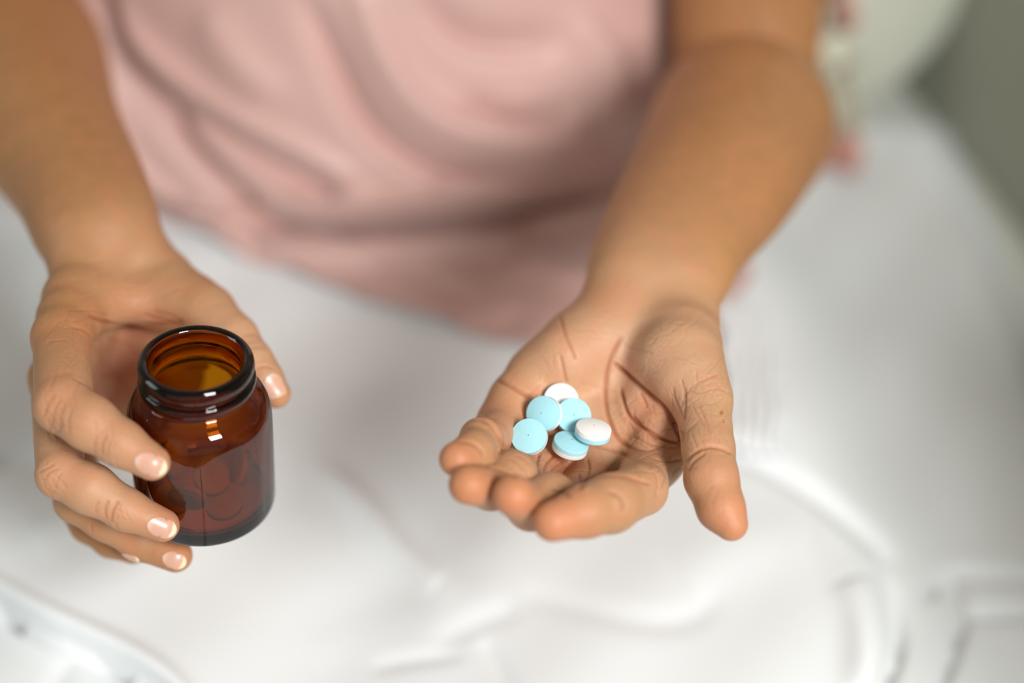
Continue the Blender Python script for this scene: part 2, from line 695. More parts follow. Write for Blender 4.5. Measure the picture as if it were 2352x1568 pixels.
# the blanket ends in a folded hem at the lower left: a lower layer shows in front of it
hem = smooth_line([(-260, 1240), (-100, 1310), (0, 1368), (100, 1422), (200, 1466), (300, 1512), (390, 1572), (450, 1660), (470, 1900)])
dd, par = poly_dist(u, v, hem)
hu = np.array([p[0] for p in hem])
hv = np.array([p[1] for p in hem])
below = v - np.interp(u, hu, hv, left=1200, right=4000)
sd = np.where(below > 0, dd, -dd)
Z += 0.003 * np.exp(-((sd + 22) / 16) ** 2)
Z -= 0.015 * sstep((sd + 5) / 9.0) + 0.016 * np.exp(-((sd - 7) / 8) ** 2)
border = np.minimum.reduce([X - gx[0], gx[-1] - X, Y - gy[0], gy[-1] - Y])
Z = 0.4775 + (Z - 0.4775) * sstep(border / 0.035)
Vb[:, 2] = np.maximum(Z, 0.4775)
top = Vb
Fb = grid_faces(nx, ny)
jx, jy = np.arange(0, nx, 10), np.arange(0, ny, 10)
jx, jy = np.append(jx, nx - 1), np.append(jy, ny - 1)
bot = Vb.reshape(nx, ny, 3)[jx][:, jy].copy()
pad = np.zeros(bot.shape[:2]) + 0.006
bot[..., 2] -= pad
Fl = grid_faces(len(jx), len(jy))[:, ::-1] + len(top)
blanket = link_mesh('blanket', np.concatenate([top, bot.reshape(-1, 3)]), np.concatenate([Fb, Fl]), M_WHITE)
tag(blanket, 'smooth white blanket spread over the lap with soft folds', 'blanket')

# ================================================================== PERSON
OX, OY = -0.080, 0.81        # the torso's axis
person = empty('person', (OX, OY, 0.48), 'person in pink sleeveless top holding tablets on an open palm and a brown bottle', 'person')

# her left arm (right in the picture): palm up with the tablets
D0 = 0.0
left = Limb(
    arm=[
        [(1440, 655, .582, 88), (1500, 560, .612, 118), (1590, 430, .66, 145), (1675, 300, .730, 168), (1705, 285, .76, 165)],
        [(1566, 665, .580, 88), (1600, 560, .612, 100), (1680, 420, .66, 140), (1718, 305, .730, 172), (1715, 285, .76, 165)],
        [(1712, 235, .835, 150), (1722, -40, .815, 168), (1800, -420, .76, 190), (1830, -900, .73, 230)],
    ],
    palm=[
        [(1530, 720, .580, 80), (1500, 900, .563, 70), (1488, 1062, .547, 66)],
        [(1490, 715, .582, 80), (1420, 900, .567, 66), (1382, 1050, .550, 62)],
        [(1450, 705, .582, 80), (1330, 900, .566, 66), (1272, 1015, .551, 62)],
        [(1420, 712, .580, 78), (1240, 870, .562, 76), (1160, 975, .548, 66)],
        [(1440, 740, .572, 80), (1300, 820, .556, 72)],
        [(1570, 755, .570, 84), (1560, 830, .550, 100), (1612, 915, .535, 66)],
        [(1540, 960, .560, 50), (1530, 1040, .548, 50)],
    ],
    fingers=[
        [(1485, 1065, .552, 60), (1474, 1124, .508, 59), (1402, 1156, .492, 66), (1345, 1174, .485, 59), (1270, 1197, .477, 47)],
        [(1380, 1068, .554, 56), (1300, 1176, .514, 56), (1264, 1147, .500, 59), (1220, 1162, .494, 54), (1178, 1137, .479, 48)],
        [(1275, 1035, .556, 54), (1205, 1115, .519, 54), (1174, 1093, .505, 57), (1128, 1118, .496, 51), (1076, 1113, .482, 46)],
        [(1165, 970, .552, 56), (1124, 1008, .520, 42), (1104, 1008, .509, 46), (1088, 1036, .498, 44), (1049, 1054, .490, 41)],
        [(1612, 915, .535, 64), (1627, 1030, .518, 60), (1634, 1100, .510, 60), (1655, 1165, .505, 53), (1679, 1203, .502, 39)],
    ],
    pads=[(1514, 974, .5425, 38, .006), (1474, 930, .5510, 38, .007), (1490, 1028, .5395, 32, .006)],
    carve=[(1345, 905, .478, 250, 0.012)],
)

# her right arm (left in the picture): thumb and fingers round the bottle
right = Limb(
    arm=[
        [(200, 560, .585, 92), (158, 440, .62, 104), (90, 300, .67, 134), (40, 160, .735, 160), (20, 110, .77, 160)],
        [(262, 535, .590, 92), (210, 420, .62, 105), (112, 280, .67, 138), (62, 150, .735, 162), (40, 110, .77, 160)],
        [(20, 60, .835, 150), (-40, -160, .80, 168), (-80, -500, .76, 190), (-160, -900, .73, 230)],
    ],
    palm=[
        [(235, 600, .588, 88), (180, 690, .565, 78), (142, 775, .541, 62)],
        [(250, 610, .60, 80), (190, 760, .585, 66), (132, 870, .560, 60)],
        [(260, 620, .61, 80), (210, 790, .60, 66), (150, 930, .585, 58)],
        [(280, 630, .615, 80), (240, 800, .61, 66), (185, 970, .605, 56)],
        [(330, 620, .60, 86), (400, 680, .585, 76), (476, 718, .575, 62)],
        [(200, 690, .565, 50), (330, 696, .575, 44), (440, 700, .578, 44)],
        [(380, 700, .60, 70), (330, 850, .610, 74), (240, 960, .61, 60)],
        [(430, 720, .60, 60), (400, 860, .615, 66), (300, 980, .62, 60)],
    ],
    fingers=[
        [(142, 775, .541, 64), (146, 930, .505, 66), (208, 972, .500, 61), (278, 1018, .499, 52), (350, 1062, .4984, 41)],
        [(132, 870, .560, 60), (138, 1090, .513, 54), (208, 1122, .512, 56), (290, 1170, .515, 46), (374, 1206, .518, 38)],
        [(150, 930, .585, 58), (176, 1150, .538, 50), (245, 1190, .540, 49), (322, 1243, .549, 42), (404, 1276, .548, 38)],
        [(185, 970, .605, 56), (168, 1150, .575, 42), (205, 1205, .570, 40), (255, 1242, .568, 36), (306, 1266, .567, 29)],
        [(476, 718, .573, 60), (540, 775, .564, 53), (580, 832, .558, 46), (606, 868, .556, 41), (634, 904, .556, 34)],
    ],
    pads=[],
    carve=[],
)


def lathe(profile, seg=96):
    prof = np.array(profile, float)
    n = len(prof)
    th = np.linspace(0, 2 * np.pi, seg, endpoint=False)
    V = np.stack([np.outer(np.cos(th), prof[:, 0]), np.outer(np.sin(th), prof[:, 0]), np.tile(prof[:, 1], (seg, 1))], -1).reshape(-1, 3)
    return V, grid_faces(seg, n, True)


def catmull(pts, n=6):
    pts = np.array(pts, float)
    out = []
    ext = np.concatenate([[2 * pts[0] - pts[1]], pts, [2 * pts[-1] - pts[-2]]])
    for i in range(1, len(ext) - 2):
        p0, p1, p2, p3 = ext[i - 1:i + 3]
        for t in np.linspace(0, 1, n, endpoint=False):
            out.append(0.5 * ((2 * p1) + (p2 - p0) * t + (2 * p0 - 5 * p1 + 4 * p2 - p3) * t * t + (3 * p1 - p0 - 3 * p2 + p3) * t ** 3))
    out.append(pts[-1])
    return np.array(out)


# skin lines: (hand, pixel polyline, half width px, depth mm, colour strength)
CREASES_L = [
    # life line, the inner thenar folds
    ([(1430, 770), (1400, 830), (1388, 900), (1395, 960), (1420, 1010), (1450, 1030)], 7, 0.9, 0.55),
    ([(1412, 835), (1450, 870), (1490, 905), (1530, 940), (1556, 990), (1563, 1008)], 7, 1.8, 0.75),
    ([(1425, 890), (1440, 960), (1490, 990), (1530, 1012), (1562, 1018)], 6, 1.3, 0.6),
    ([(1452, 955), (1480, 985), (1510, 1010)], 5, 0.8, 0.4),
    ([(1470, 900), (1486, 935)], 5, 0.6, 0.3),
    ([(1440, 1025), (1475, 1035), (1520, 1028)], 5, 0.7, 0.4),
    ([(1450, 1000), (1500, 1022), (1545, 1030), (1566, 1022)], 4, 0.6, 0.3),
    ([(1495, 1050), (1530, 1062), (1565, 1056)], 4, 0.7, 0.45),
    # heart line and the base folds under the tablets
    ([(1120, 868), (1160, 878), (1200, 902), (1225, 915)], 7, 0.9, 0.4),
    ([(1283, 720), (1298, 770), (1315, 805), (1322, 825)], 6, 0.5, 0.35),
    ([(1286, 815), (1294, 850), (1302, 880)], 6, 0.5, 0.35),
    ([(1360, 1020), (1400, 1030), (1450, 1050), (1500, 1070)], 6, 0.8, 0.3),
    ([(1082, 960), (1100, 958), (1120, 968), (1140, 985), (1150, 1010), (1158, 1030)], 6, 1.4, 0.6),
    ([(1053, 1014), (1075, 1012), (1100, 1025), (1112, 1048)], 5, 0.7, 0.4),
    ([(1065, 1013), (1090, 1020), (1106, 1036)], 4, 0.5, 0.3),
    ([(1108, 1068), (1130, 1072), (1160, 1080), (1186, 1096)], 5, 0.7, 0.4),
    ([(1170, 1052), (1190, 1060), (1200, 1078)], 3.5, 0.35, 0.2),
    ([(1186, 1045), (1206, 1052), (1216, 1066)], 3.5, 0.35, 0.2),
    ([(1240, 1040), (1234, 1060), (1240, 1085)], 5, 0.9, 0.55),
    ([(1275, 1045), (1256, 1062), (1250, 1085)], 5, 0.8, 0.5),
    ([(1300, 1060), (1280, 1070), (1268, 1082)], 4, 0.6, 0.35),
    ([(1348, 1052), (1356, 1075), (1352, 1098)], 4, 0.8, 0.45),
    ([(1329, 1085), (1336, 1105), (1342, 1114)], 4, 0.7, 0.45),
    ([(1329, 1120), (1350, 1102), (1375, 1090), (1410, 1088), (1450, 1094), (1490, 1110)], 6, 1.3, 0.6),
    ([(1400, 1128), (1420, 1135), (1430, 1150), (1432, 1172)], 6, 0.7, 0.35),
    ([(1268, 1120), (1290, 1130), (1310, 1140)], 5, 0.6, 0.35),
    ([(1518, 1075), (1530, 1095), (1522, 1120)], 4, 0.5, 0.3),
    ([(1500, 1080), (1512, 1105), (1508, 1140)], 4, 0.4, 0.25),
    # thumb
    ([(1575, 1060), (1592, 1040), (1618, 1026), (1650, 1025), (1680, 1040)], 6, 0.8, 0.35),
    ([(1580, 1080), (1595, 1055), (1620, 1040)], 5, 0.5, 0.25),
    ([(1573, 890), (1574, 930), (1570, 965)], 5, 0.55, 0.3),
    ([(1560, 990), (1566, 1000), (1563, 1015)], 7, 1.6, 0.8),
    ([(1575, 905), (1590, 885), (1620, 870), (1650, 860)], 4, 0.35, 0.25),
    ([(1580, 895), (1610, 905), (1640, 890), (1670, 900)], 3.5, 0.3, 0.25),
    ([(1605, 930), (1620, 960), (1632, 1000)], 3.5, 0.35, 0.3),
    ([(1590, 930), (1602, 955), (1612, 975)], 3.5, 0.3, 0.25),
    ([(1546, 890), (1548, 915), (1562, 940), (1568, 960)], 5, 0.3, 0.2),
    ([(1565, 870), (1572, 900), (1568, 930)], 3.5, 0.4, 0.3),
    ([(1420, 780), (1450, 800), (1500, 812)], 5, 0.25, 0.12),
    ([(1330, 880), (1380, 890), (1430, 900)], 4, 0.2, 0.1),
]
CREASES_R = [
    # web between thumb and first finger
    ([(205, 722), (240, 738), (262, 748), (330, 748), (420, 742)], 6, 1.6, 0.75),
    ([(330, 725), (370, 732), (410, 742)], 5, 0.9, 0.5),
    ([(350, 716), (385, 722), (418, 738)], 5, 0.7, 0.4),
    ([(150, 712), (210, 712), (250, 722)], 4, 0.3, 0.2),
    ([(165, 750), (200, 758), (215, 780), (225, 810)], 5, 0.5, 0.3),
    # first finger
    ([(125, 905), (108, 930), (102, 955)], 4, 0.5, 0.4),
    ([(138, 915), (122, 945), (120, 975)], 4, 0.5, 0.35),
    ([(150, 925), (138, 955), (140, 985)], 4, 0.4, 0.3),
    ([(165, 935), (155, 965), (158, 995)], 4, 0.35, 0.25),
    ([(170, 868), (195, 880), (210, 895)], 4, 0.5, 0.35),
    ([(245, 1000), (232, 1020), (235, 1045)], 4, 0.5, 0.35),
    ([(222, 1000), (214, 1025), (218, 1040)], 3.5, 0.3, 0.25),
    ([(256, 1010), (246, 1030), (250, 1050)], 3.5, 0.3, 0.25),
    ([(212, 960), (222, 975), (216, 990)], 3.5, 0.2, 0.15),
    # second finger
    ([(88, 1085), (100, 1080), (125, 1065)], 4, 0.4, 0.35),
    ([(100, 1105), (112, 1085), (135, 1075)], 4, 0.4, 0.35),
    ([(128, 1125), (130, 1105), (142, 1085)], 4, 0.35, 0.3),
    ([(250, 1150), (240, 1170), (245, 1190)], 4, 0.5, 0.35),
    ([(272, 1150), (258, 1175), (255, 1200)], 4, 0.6, 0.4),
    ([(228, 1150), (220, 1165), (222, 1180)], 3.5, 0.3, 0.25),
    # third finger
    ([(215, 1200), (208, 1210), (212, 1222)], 3.5, 0.3, 0.2),
    # palm
    ([(250, 775), (290, 790), (330, 830)], 5, 0.4, 0.25),
    ([(235, 830), (270, 860), (300, 900)], 4, 0.4, 0.25),
    # thumb
    ([(560, 770), (580, 765), (600, 772)], 4, 0.3, 0.2),
    ([(570, 800), (590, 795), (610, 800)], 4, 0.3, 0.2),
    ([(590, 845), (610, 838), (626, 846)], 4, 0.4, 0.25),
]
# redness: (u, v, depth, radius px, strength)
RED_L = [(1278, 1198, .472, 75, 0.61), (1180, 1145, .472, 62, 0.65), (1072, 1120, .478, 60, 0.58), (1044, 1058, .485, 55, 0.47), (1690, 1205, .498, 75, 0.50),
         (1655, 1120, .50, 70, 0.25), (1530, 950, .54, 60, 0.40), (1500, 985, .54, 60, 0.36), (1215, 960, .54, 80, 0.32), (1120, 930, .54, 60, 0.25),
         (1300, 1075, .53, 80, 0.32), (1150, 1000, .52, 50, 0.36), (1310, 790, .55, 60, 0.18), (1400, 690, .56, 60, 0.22), (1560, 1010, .54, 40, 0.50)]
RED_R = [(370, 1075, .493, 50, 0.43), (395, 1215, .513, 50, 0.50), (425, 1275, .538, 50, 0.50), (640, 925, .56, 40, 0.50), (150, 930, .50, 70, 0.22),
         (230, 790, .54, 60, 0.29), (150, 1085, .50, 60, 0.25), (340, 735, .57, 60, 0.32), (300, 850, .59, 110, 0.40), (300, 1010, .495, 60, 0.18),
         (330, 1180, .51, 60, 0.25), (320, 1250, .53, 60, 0.29), (100, 790, .53, 50, 0.25)]


RED_L += [(1500, 960, .545, 55, .62), (1530, 1015, .545, 40, .6), (1290, 1080, .53, 60, .5), (1150, 1025, .52, 35, .55)]


def fine_lines(cu, cv, su, sv, n, ang, spread, length, seed, dep=0.22, col=0.10):
    r = random.Random(seed)
    out = []
    for _ in range(n):
        a = math.radians(ang + r.gauss(0, spread))
        u_, v_ = cu + r.gauss(0, su), cv + r.gauss(0, sv)
        L_ = length * r.uniform(0.5, 1.4)
        pts = []
        for k in range(4):
            pts.append((u_, v_))
            a += r.gauss(0, 0.28)
            u_ += math.cos(a) * L_ / 3
            v_ -= math.sin(a) * L_ / 3
        out.append((pts, r.uniform(2.6, 4.0), dep * r.uniform(0.5, 1.3), col * r.uniform(0.4, 1.5)))
    return out


CREASES_L = [(a, b_w * 1.1, c_d * 1.15, min(0.95, d_c * 1.35)) for a, b_w, c_d, d_c in CREASES_L]
CREASES_R = [(a, b_w * 1.1, c_d * 1.2, min(0.95, d_c * 1.4)) for a, b_w, c_d, d_c in CREASES_R]
CREASES_L += fine_lines(1620, 900, 28, 38, 40, 60, 40, 45, 1)
CREASES_L += fine_lines(1620, 980, 30, 35, 24, -70, 25, 40, 2)
CREASES_L += fine_lines(1500, 800, 55, 45, 40, 15, 30, 42, 3, 0.16, 0.06)
CREASES_L += fine_lines(1450, 960, 50, 55, 34, -45, 35, 38, 4, 0.25, 0.10)
CREASES_L += fine_lines(1500, 1050, 40, 25, 24, 10, 30, 40, 5, 0.3, 0.14)
CREASES_L += fine_lines(1260, 1060, 60, 22, 30, 80, 40, 30, 6, 0.25, 0.12)
CREASES_L += fine_lines(1530, 1110, 14, 35, 14, 70, 20, 26, 7, 0.35, 0.12)
CREASES_L += fine_lines(1280, 840, 70, 70, 40, -70, 35, 40, 8, 0.14, 0.05)
CREASES_L += fine_lines(1640, 1110, 28, 40, 20, 60, 35, 32, 9, 0.12, 0.05)
CREASES_R += fine_lines(130, 940, 18, 38, 34, -75, 18, 34, 11, 0.3, 0.12)
CREASES_R += fine_lines(110, 1090, 14, 28, 26, -60, 20, 28, 12, 0.3, 0.12)
CREASES_R += fine_lines(245, 1025, 14, 20, 12, -80, 14, 26, 13, 0.25, 0.1)
CREASES_R += fine_lines(262, 1175, 14, 16, 12, -80, 14, 26, 14, 0.25, 0.1)
CREASES_R += fine_lines(300, 680, 80, 35, 44, 10, 30, 46, 15, 0.22, 0.08)
CREASES_R += fine_lines(150, 790, 30, 50, 34, 60, 35, 38, 16, 0.2, 0.08)
CREASES_R += fine_lines(270, 850, 30, 50, 30, -50, 30, 40, 17, 0.25, 0.1)
CREASES_R += fine_lines(560, 790, 22, 30, 20, 30, 25, 26, 18, 0.2, 0.08)


def build_arm(limb, creases, reds, hand_c, hand_r, palm_lit_pts, mole=None):
    lo, hi = limb.bounds()
    hi[2] = min(hi[2], 1.0)
    V, Q = mesh_field(limb.f, lo, hi, 0.0011)
    hc = P(*hand_c)
    m = (np.linalg.norm(V[Q].mean(1) - hc, axis=1) < hand_r)
    V, Q, frozen = subdivide(V, Q, m)
    near = np.linalg.norm(V - hc, axis=1) < hand_r + 0.003
    near &= ~frozen
    p = V[near]
    p = p - mesh_normals(V, Q)[near] * limb.f(p)[:, None]
    V[near] = p
    n = mesh_normals(V, Q)[near]
    # skin creases are pressed into the surface itself
    u, v, d = to_px(p)
    eye = np.array([0, 0, CAMZ]) - p
    eye /= np.linalg.norm(eye, axis=1, keepdims=True)
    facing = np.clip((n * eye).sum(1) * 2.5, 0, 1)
    disp = np.zeros(len(p), dtype=np.float32)
    line = np.zeros(len(p), dtype=np.float32)
    for pts, wd, dep, colr in creases:
        pts = smooth_line(pts)
        us = [a[0] for a in pts]
        vs = [a[1] for a in pts]
        box = (u > min(us) - 30) & (u < max(us) + 30) & (v > min(vs) - 30) & (v < max(vs) + 30)
        if not box.any():
            continue
        dd, par = poly_dist(u[box], v[box], pts)
        taper = np.clip(np.minimum(par, 1 - par) * 6 + 0.25, 0, 1)
        g = np.exp(-(dd / (wd * 0.62)) ** 2) * taper * facing[box]
        lip = np.exp(-((dd - wd * 1.9) / (wd * 0.9)) ** 2) * taper * facing[box]
        disp[box] = np.minimum(disp[box], -g * dep * 0.001) + lip * dep * 0.00018
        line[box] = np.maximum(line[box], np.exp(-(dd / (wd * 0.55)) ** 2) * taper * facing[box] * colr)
    p = p + n * disp[:, None]
    V[near] = p
    tone = np.zeros((len(V), 3), dtype=np.float32)
    tl = np.zeros(len(V), dtype=np.float32)
    tl[near] = line
    tone[:, 2] = tl
    for (uu, vv, dd_, rr, st) in reds:
        c = P(uu, vv, dd_)
        r = rr / F * dd_ * 1.25
        tone[:, 0] = np.maximum(tone[:, 0], st * np.exp(-(np.linalg.norm(V - c, axis=1) / r) ** 2))
    for (uu, vv, dd_, rr, st) in palm_lit_pts:  # paler palm tone, also painting the brighter light on the wrist
        c = P(uu, vv, dd_)
        r = rr / F * dd_
        tone[:, 1] = np.maximum(tone[:, 1], st * np.exp(-(np.linalg.norm(V - c, axis=1) / r) ** 2))
    if mole:
        for (mu, mv, mr) in mole:
            uu, vv, _ = to_px(V)
            g = np.exp(-(((uu - mu) ** 2 + ((vv - mv) * 0.8) ** 2) / mr ** 2)) * near
            tone[:, 2] = np.maximum(tone[:, 2], g * 1.0)
    return V, Q, tone


VL, QL, TL = build_arm(left, CREASES_L, RED_L, (1400, 940, .53), 0.098, [(1400, 900, .54, 420, 0.9)], [(1657, 948, 4.2), (1662, 968, 2.2)])
VR, QR, TR = build_arm(right, CREASES_R, RED_R, (260, 960, .53), 0.088, [(300, 860, .59, 200, 0.9), (250, 1050, .51, 260, 0.75), (560, 800, .56, 200, 0.75), (330, 640, .58, 170, 0.5)], None)


class Torso:
    def f(self, p):
        p = np.asarray(p, dtype=np.float32)
        out = None
        for (a, b, r1, r2, sq) in (
            ((OX, OY + .03, .52), (OX, OY + .02, .66), .080, .076, 1.5),
            ((OX, OY + .02, .66), (OX, OY + .01, .84), .076, .086, 1.5),
            ((OX, OY + .01, .84), (OX, OY + .02, .93), .086, .078, 1.5),
        ):
            q = p.copy()
            q[:, 0] = (q[:, 0] - OX) / sq + OX
            g = rcone(q, np.array(a, dtype=np.float32), np.array(b, dtype=np.float32), r1, r2)
            out = g if out is None else smin(out, g, .03)
        for s in (-1, 1):
            g = rcone(p, np.array((OX, OY + .02, .99), dtype=np.float32), np.array((OX + s * .16, OY + .01, .955), dtype=np.float32), .045, .05)
            out = smin(out, g, .04)
        g = rcone(p, np.array((OX, OY + .02, .98), dtype=np.float32), np.array((OX, OY, 1.10), dtype=np.float32), .055, .05)
        out = smin(out, g, .03)
        for s in (-1, 1):
            g = rcone(p, np.array((OX + s * .08, OY - .02, .475), dtype=np.float32), np.array((OX + s * .085, OY - .22, .45), dtype=np.float32), .055, .045)
            out = smin(out, g, .04)
        return out


VT, QT = mesh_field(Torso().f, np.array([-0.34, 0.3, 0.38]), np.array([0.22, 1.0, 1.17]), 0.005)
# keep the seated legs under the blanket
VT[:, 2] = np.where((VT[:, 1] < 0.70), np.minimum(VT[:, 2], 0.525), VT[:, 2])
Vall = np.concatenate([VL, VR, VT])
Qall = np.concatenate([QL, QR + len(VL), QT + len(VL) + len(VR)])
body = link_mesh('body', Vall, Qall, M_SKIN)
set_tone(body.data, np.concatenate([TL, TR, np.zeros((len(VT), 3), dtype=np.float32)]))
tint = np.ones((len(Vall), 3), dtype=np.float32)
# natural skin patches (callus, veins, paler and pinker spots) plus a painted wrist highlight
for (uu, vv, dd_, rr, colr) in [
    (1535, 805, .545, 34, (1.10, 1.12, 0.80)), (1555, 790, .545, 18, (1.06, 1.08, 0.78)), (1480, 790, .55, 80, (0.96, 1.0, 1.04)), (1560, 720, .57, 60, (0.92, 0.98, 0.98)),
    (1620, 640, .59, 90, (1.10, 1.08, 0.85)), (1560, 600, .60, 80, (1.10, 1.08, 0.88)), (1660, 950, .53, 60, (1.03, 1.05, 1.0)), (1470, 850, .55, 60, (1.0, 0.98, 1.05)),
    (385, 640, .58, 38, (1.10, 1.12, 1.12)), (385, 690, .57, 30, (0.88, 0.94, 1.0)), (405, 705, .57, 14, (0.85, 0.80, 0.95)), (180, 600, .58, 60, (0.92, 0.98, 1.0)), (250, 620, .58, 60, (1.02, 1.02, 0.95)),
    (110, 800, .54, 50, (1.05, 1.04, 1.05)), (290, 860, .59, 90, (0.98, 0.92, 0.98)), (1180, 900, .55, 60, (1.04, 1.02, 0.97)), (1380, 700, .57, 50, (1.05, 1.0, 0.92)),
]:
    g = np.exp(-(np.linalg.norm(Vall - P(uu, vv, dd_), axis=1) / (rr / F * dd_)) ** 2)[:, None]
    tint *= 1 + (np.array(colr, dtype=np.float32) - 1) * g * 1.3
set_tone(body.data, tint, 'tint')
adopt(body, person)


# ------------------------------------------------------------------ fingernails
def nail(limb, u, v, ang, ln, wd, normal=None, R=1.45, lift=0.0003, tip=0.2, depth=None, tilt=0.0):
    """a curved plate lying on the fingertip; ang is its pointing direction in the picture"""
    d = depth or march(limb.f, u, v)
    c = P(u, v, d)
    n = limb.grad(c[None].astype(np.float32))[0] if normal is None else cam_dir(*normal)
    a = math.radians(ang)
    L = cam_dir(math.cos(a), math.sin(a), tilt)
    L = L - n * (L @ n)
    L /= np.linalg.norm(L)
    W = np.cross(n, L)
    ln_m, wd_m = ln / F * d, wd / F * d
    r = wd_m * 0.5 * R
    nu, nv = 17, 21
    V, T = [], []
    for i in range(nu):
        s = -1 + 2 * i / (nu - 1)
        prev = 0.0
        for j in range(nv):
            t = j / (nv - 1)
            w_ = 1.0 - 0.35 * max(0, 0.22 - t) / 0.22 - 0.25 * max(0, t - 0.85) / 0.15
            th = s * w_ * math.asin(1 / R)
            end = (1 - 0.16 * s * s) if t > 0.5 else 1
            start = 0.13 * s * s
            tt = start + (end - start) * t
            p = c + L * (tt - 0.5) * ln_m + W * math.sin(th) * r + n * ((math.cos(th) - 1) * r - 0.0011 * (tt - 0.45) ** 2 * 4 * ln_m / 0.011)
            if normal is None:
                hs = np.arange(0.004, -0.006, -0.00025)
                fv = limb.f((p[None] + hs[:, None] * n[None]).astype(np.float32))
                hit = np.where(fv < 0)[0]
                if len(hit) and tt < 0.86:
                    hh = hs[max(hit[0] - 1, 0)] - 0.00025 * fv[max(hit[0] - 1, 0)] / max(fv[max(hit[0] - 1, 0)] - fv[hit[0]], 1e-9)
                    prev = hh
                else:
                    hh = prev - 0.00003
                    prev = hh
                p = p + n * (hh * 0.92)
            p = p + n * lift
            V.append(p)
            T.append((1.0 if tt > 1 - tip - 0.05 * s * s else 0.0, max(0, 1 - tt / 0.22) * (1 - s * s), 0))
    V = np.array(V)
    T = np.array(T, dtype=np.float32)
    B = V - n * 0.00045
    F1 = grid_faces(nu, nv)
    N = len(V)
    e = list(range(0, nv)) + [i * nv + nv - 1 for i in range(1, nu)] + [(nu - 1) * nv + j for j in range(nv - 2, -1, -1)] + [i * nv for i in range(nu - 2, 0, -1)]
    e = np.array(e)
    sd_ = np.stack([e, np.roll(e, -1), np.roll(e, -1) + N, e + N], 1)
    o = link_mesh('fingernail', np.concatenate([V, B]), np.concatenate([F1[:, ::-1], F1 + N, sd_[:, ::-1]]), M_NAIL)
    set_tone(o.data, np.concatenate([T, T]))
    adopt(o, body)
    o.matrix_parent_inverse = Matrix.Translation(-Vector(person.location)) if False else Matrix()
    return o


nail(right, 346, 1068, -22, 76, 52, tip=0.16)
nail(right, 372, 1212, -20, 70, 46, tip=0.17)
nail(right, 400, 1288, -24, 56, 40, tip=0.18)
nail(right, 300, 1281, -16, 44, 28, tip=0.18)
nail(right, 632, 887, -64, 62, 48, tip=0.12)
nail(left, 1702, 1185, -72, 62, 44, normal=(0.95, 0.1, -0.15), depth=.505, tip=0.2)
nail(left, 1160, 1163, 200, 56, 44, normal=(-0.3, -0.85, -0.2), depth=.487, tip=0.3, tilt=0.8)
nail(left, 1276, 1232, 190, 50, 40, normal=(-0.2, -0.9, -0.5), depth=.490, tip=0.3, tilt=0.8)
nail(left, 1072, 1148, 200, 46, 36, normal=(-0.3, -0.85, -0.5), depth=.494, tip=0.3, tilt=0.8)
nail(left, 1038, 1084, 200, 40, 32, normal=(-0.4, -0.8, -0.5), depth=.499, tip=0.3, tilt=0.8)

# ------------------------------------------------------------------ pink sleeveless top, draped onto the lap
hem_px = [(200, 470), (320, 486), (480, 572), (650, 632), (800, 678), (900, 712), (1020, 745), (1150, 806), (1280, 850), (1400, 830), (1540, 770), (1640, 722), (1705, 690), (1730, 640)]
hem_xy = np.array([lap_xy(a, b, LAP_Z + 0.006) for a, b in hem_px])
hem_r = hem_xy - np.array([OX, OY])
hem_th = np.arctan2(hem_r[:, 0], -hem_r[:, 1])          # 0 is straight towards the camera
hem_rad = np.linalg.norm(hem_r, axis=1)
hem_th = np.concatenate([[hem_th[0] - 0.5], hem_th, [hem_th[-1] + 0.5]])
hem_rad = np.concatenate([[0.13], hem_rad, [0.13]])
nth, nt2 = 520, 300
th = np.linspace(-np.pi, np.pi, nth, endpoint=False)
tt = np.linspace(0, 1, nt2)
TH, TT = np.meshgrid(th, tt, indexing='ij')
A_, B_ = 0.178, 0.108


def ell(th, a, b):
    return 1 / np.sqrt((np.sin(th) / a) ** 2 + (np.cos(th) / b) ** 2)


re = ell(TH, A_, B_)
rh = np.interp(TH, hem_th, hem_rad, left=0.0, right=0.0)
rh = np.maximum(rh, re + 0.004)
# wall part for t < .62, then a fillet and the flat skirt on the lap
tw = 0.60
zt, zb = 0.945, 0.572
zz = np.where(TT < tw, zt + (zb - zt) * (TT / tw), 0)
belly = 1 + 0.10 * np.exp(-((zz - 0.62) / 0.06) ** 2) - 0.03 * np.exp(-((zz - 0.74) / 0.08) ** 2)
rw = re * belly
k2 = np.clip((TT - tw) / (1 - tw), 0, 1)
rb = re * (1 + 0.10 * np.exp(-((zb - 0.62) / 0.06) ** 2))
fil = np.minimum(k2 / 0.25, 1)
rs = rb + (rh - rb) * np.where(k2 < 0.25, 0.25 * (1 - np.cos(fil * np.pi / 2)) + 0.0 * k2, 0.25 + 0.75 * (k2 - 0.25) / 0.75)
flatz = LAP_Z + 0.012
zs = zb + (flatz - zb) * np.sin(fil * np.pi / 2)
R_ = np.where(TT < tw, rw, rs)
Zg = np.where(TT < tw, zz, zs)
Xg = OX + R_ * np.sin(TH)
Yg = OY - R_ * np.cos(TH)
G = np.stack([Xg, Yg, Zg], -1).reshape(-1, 3)
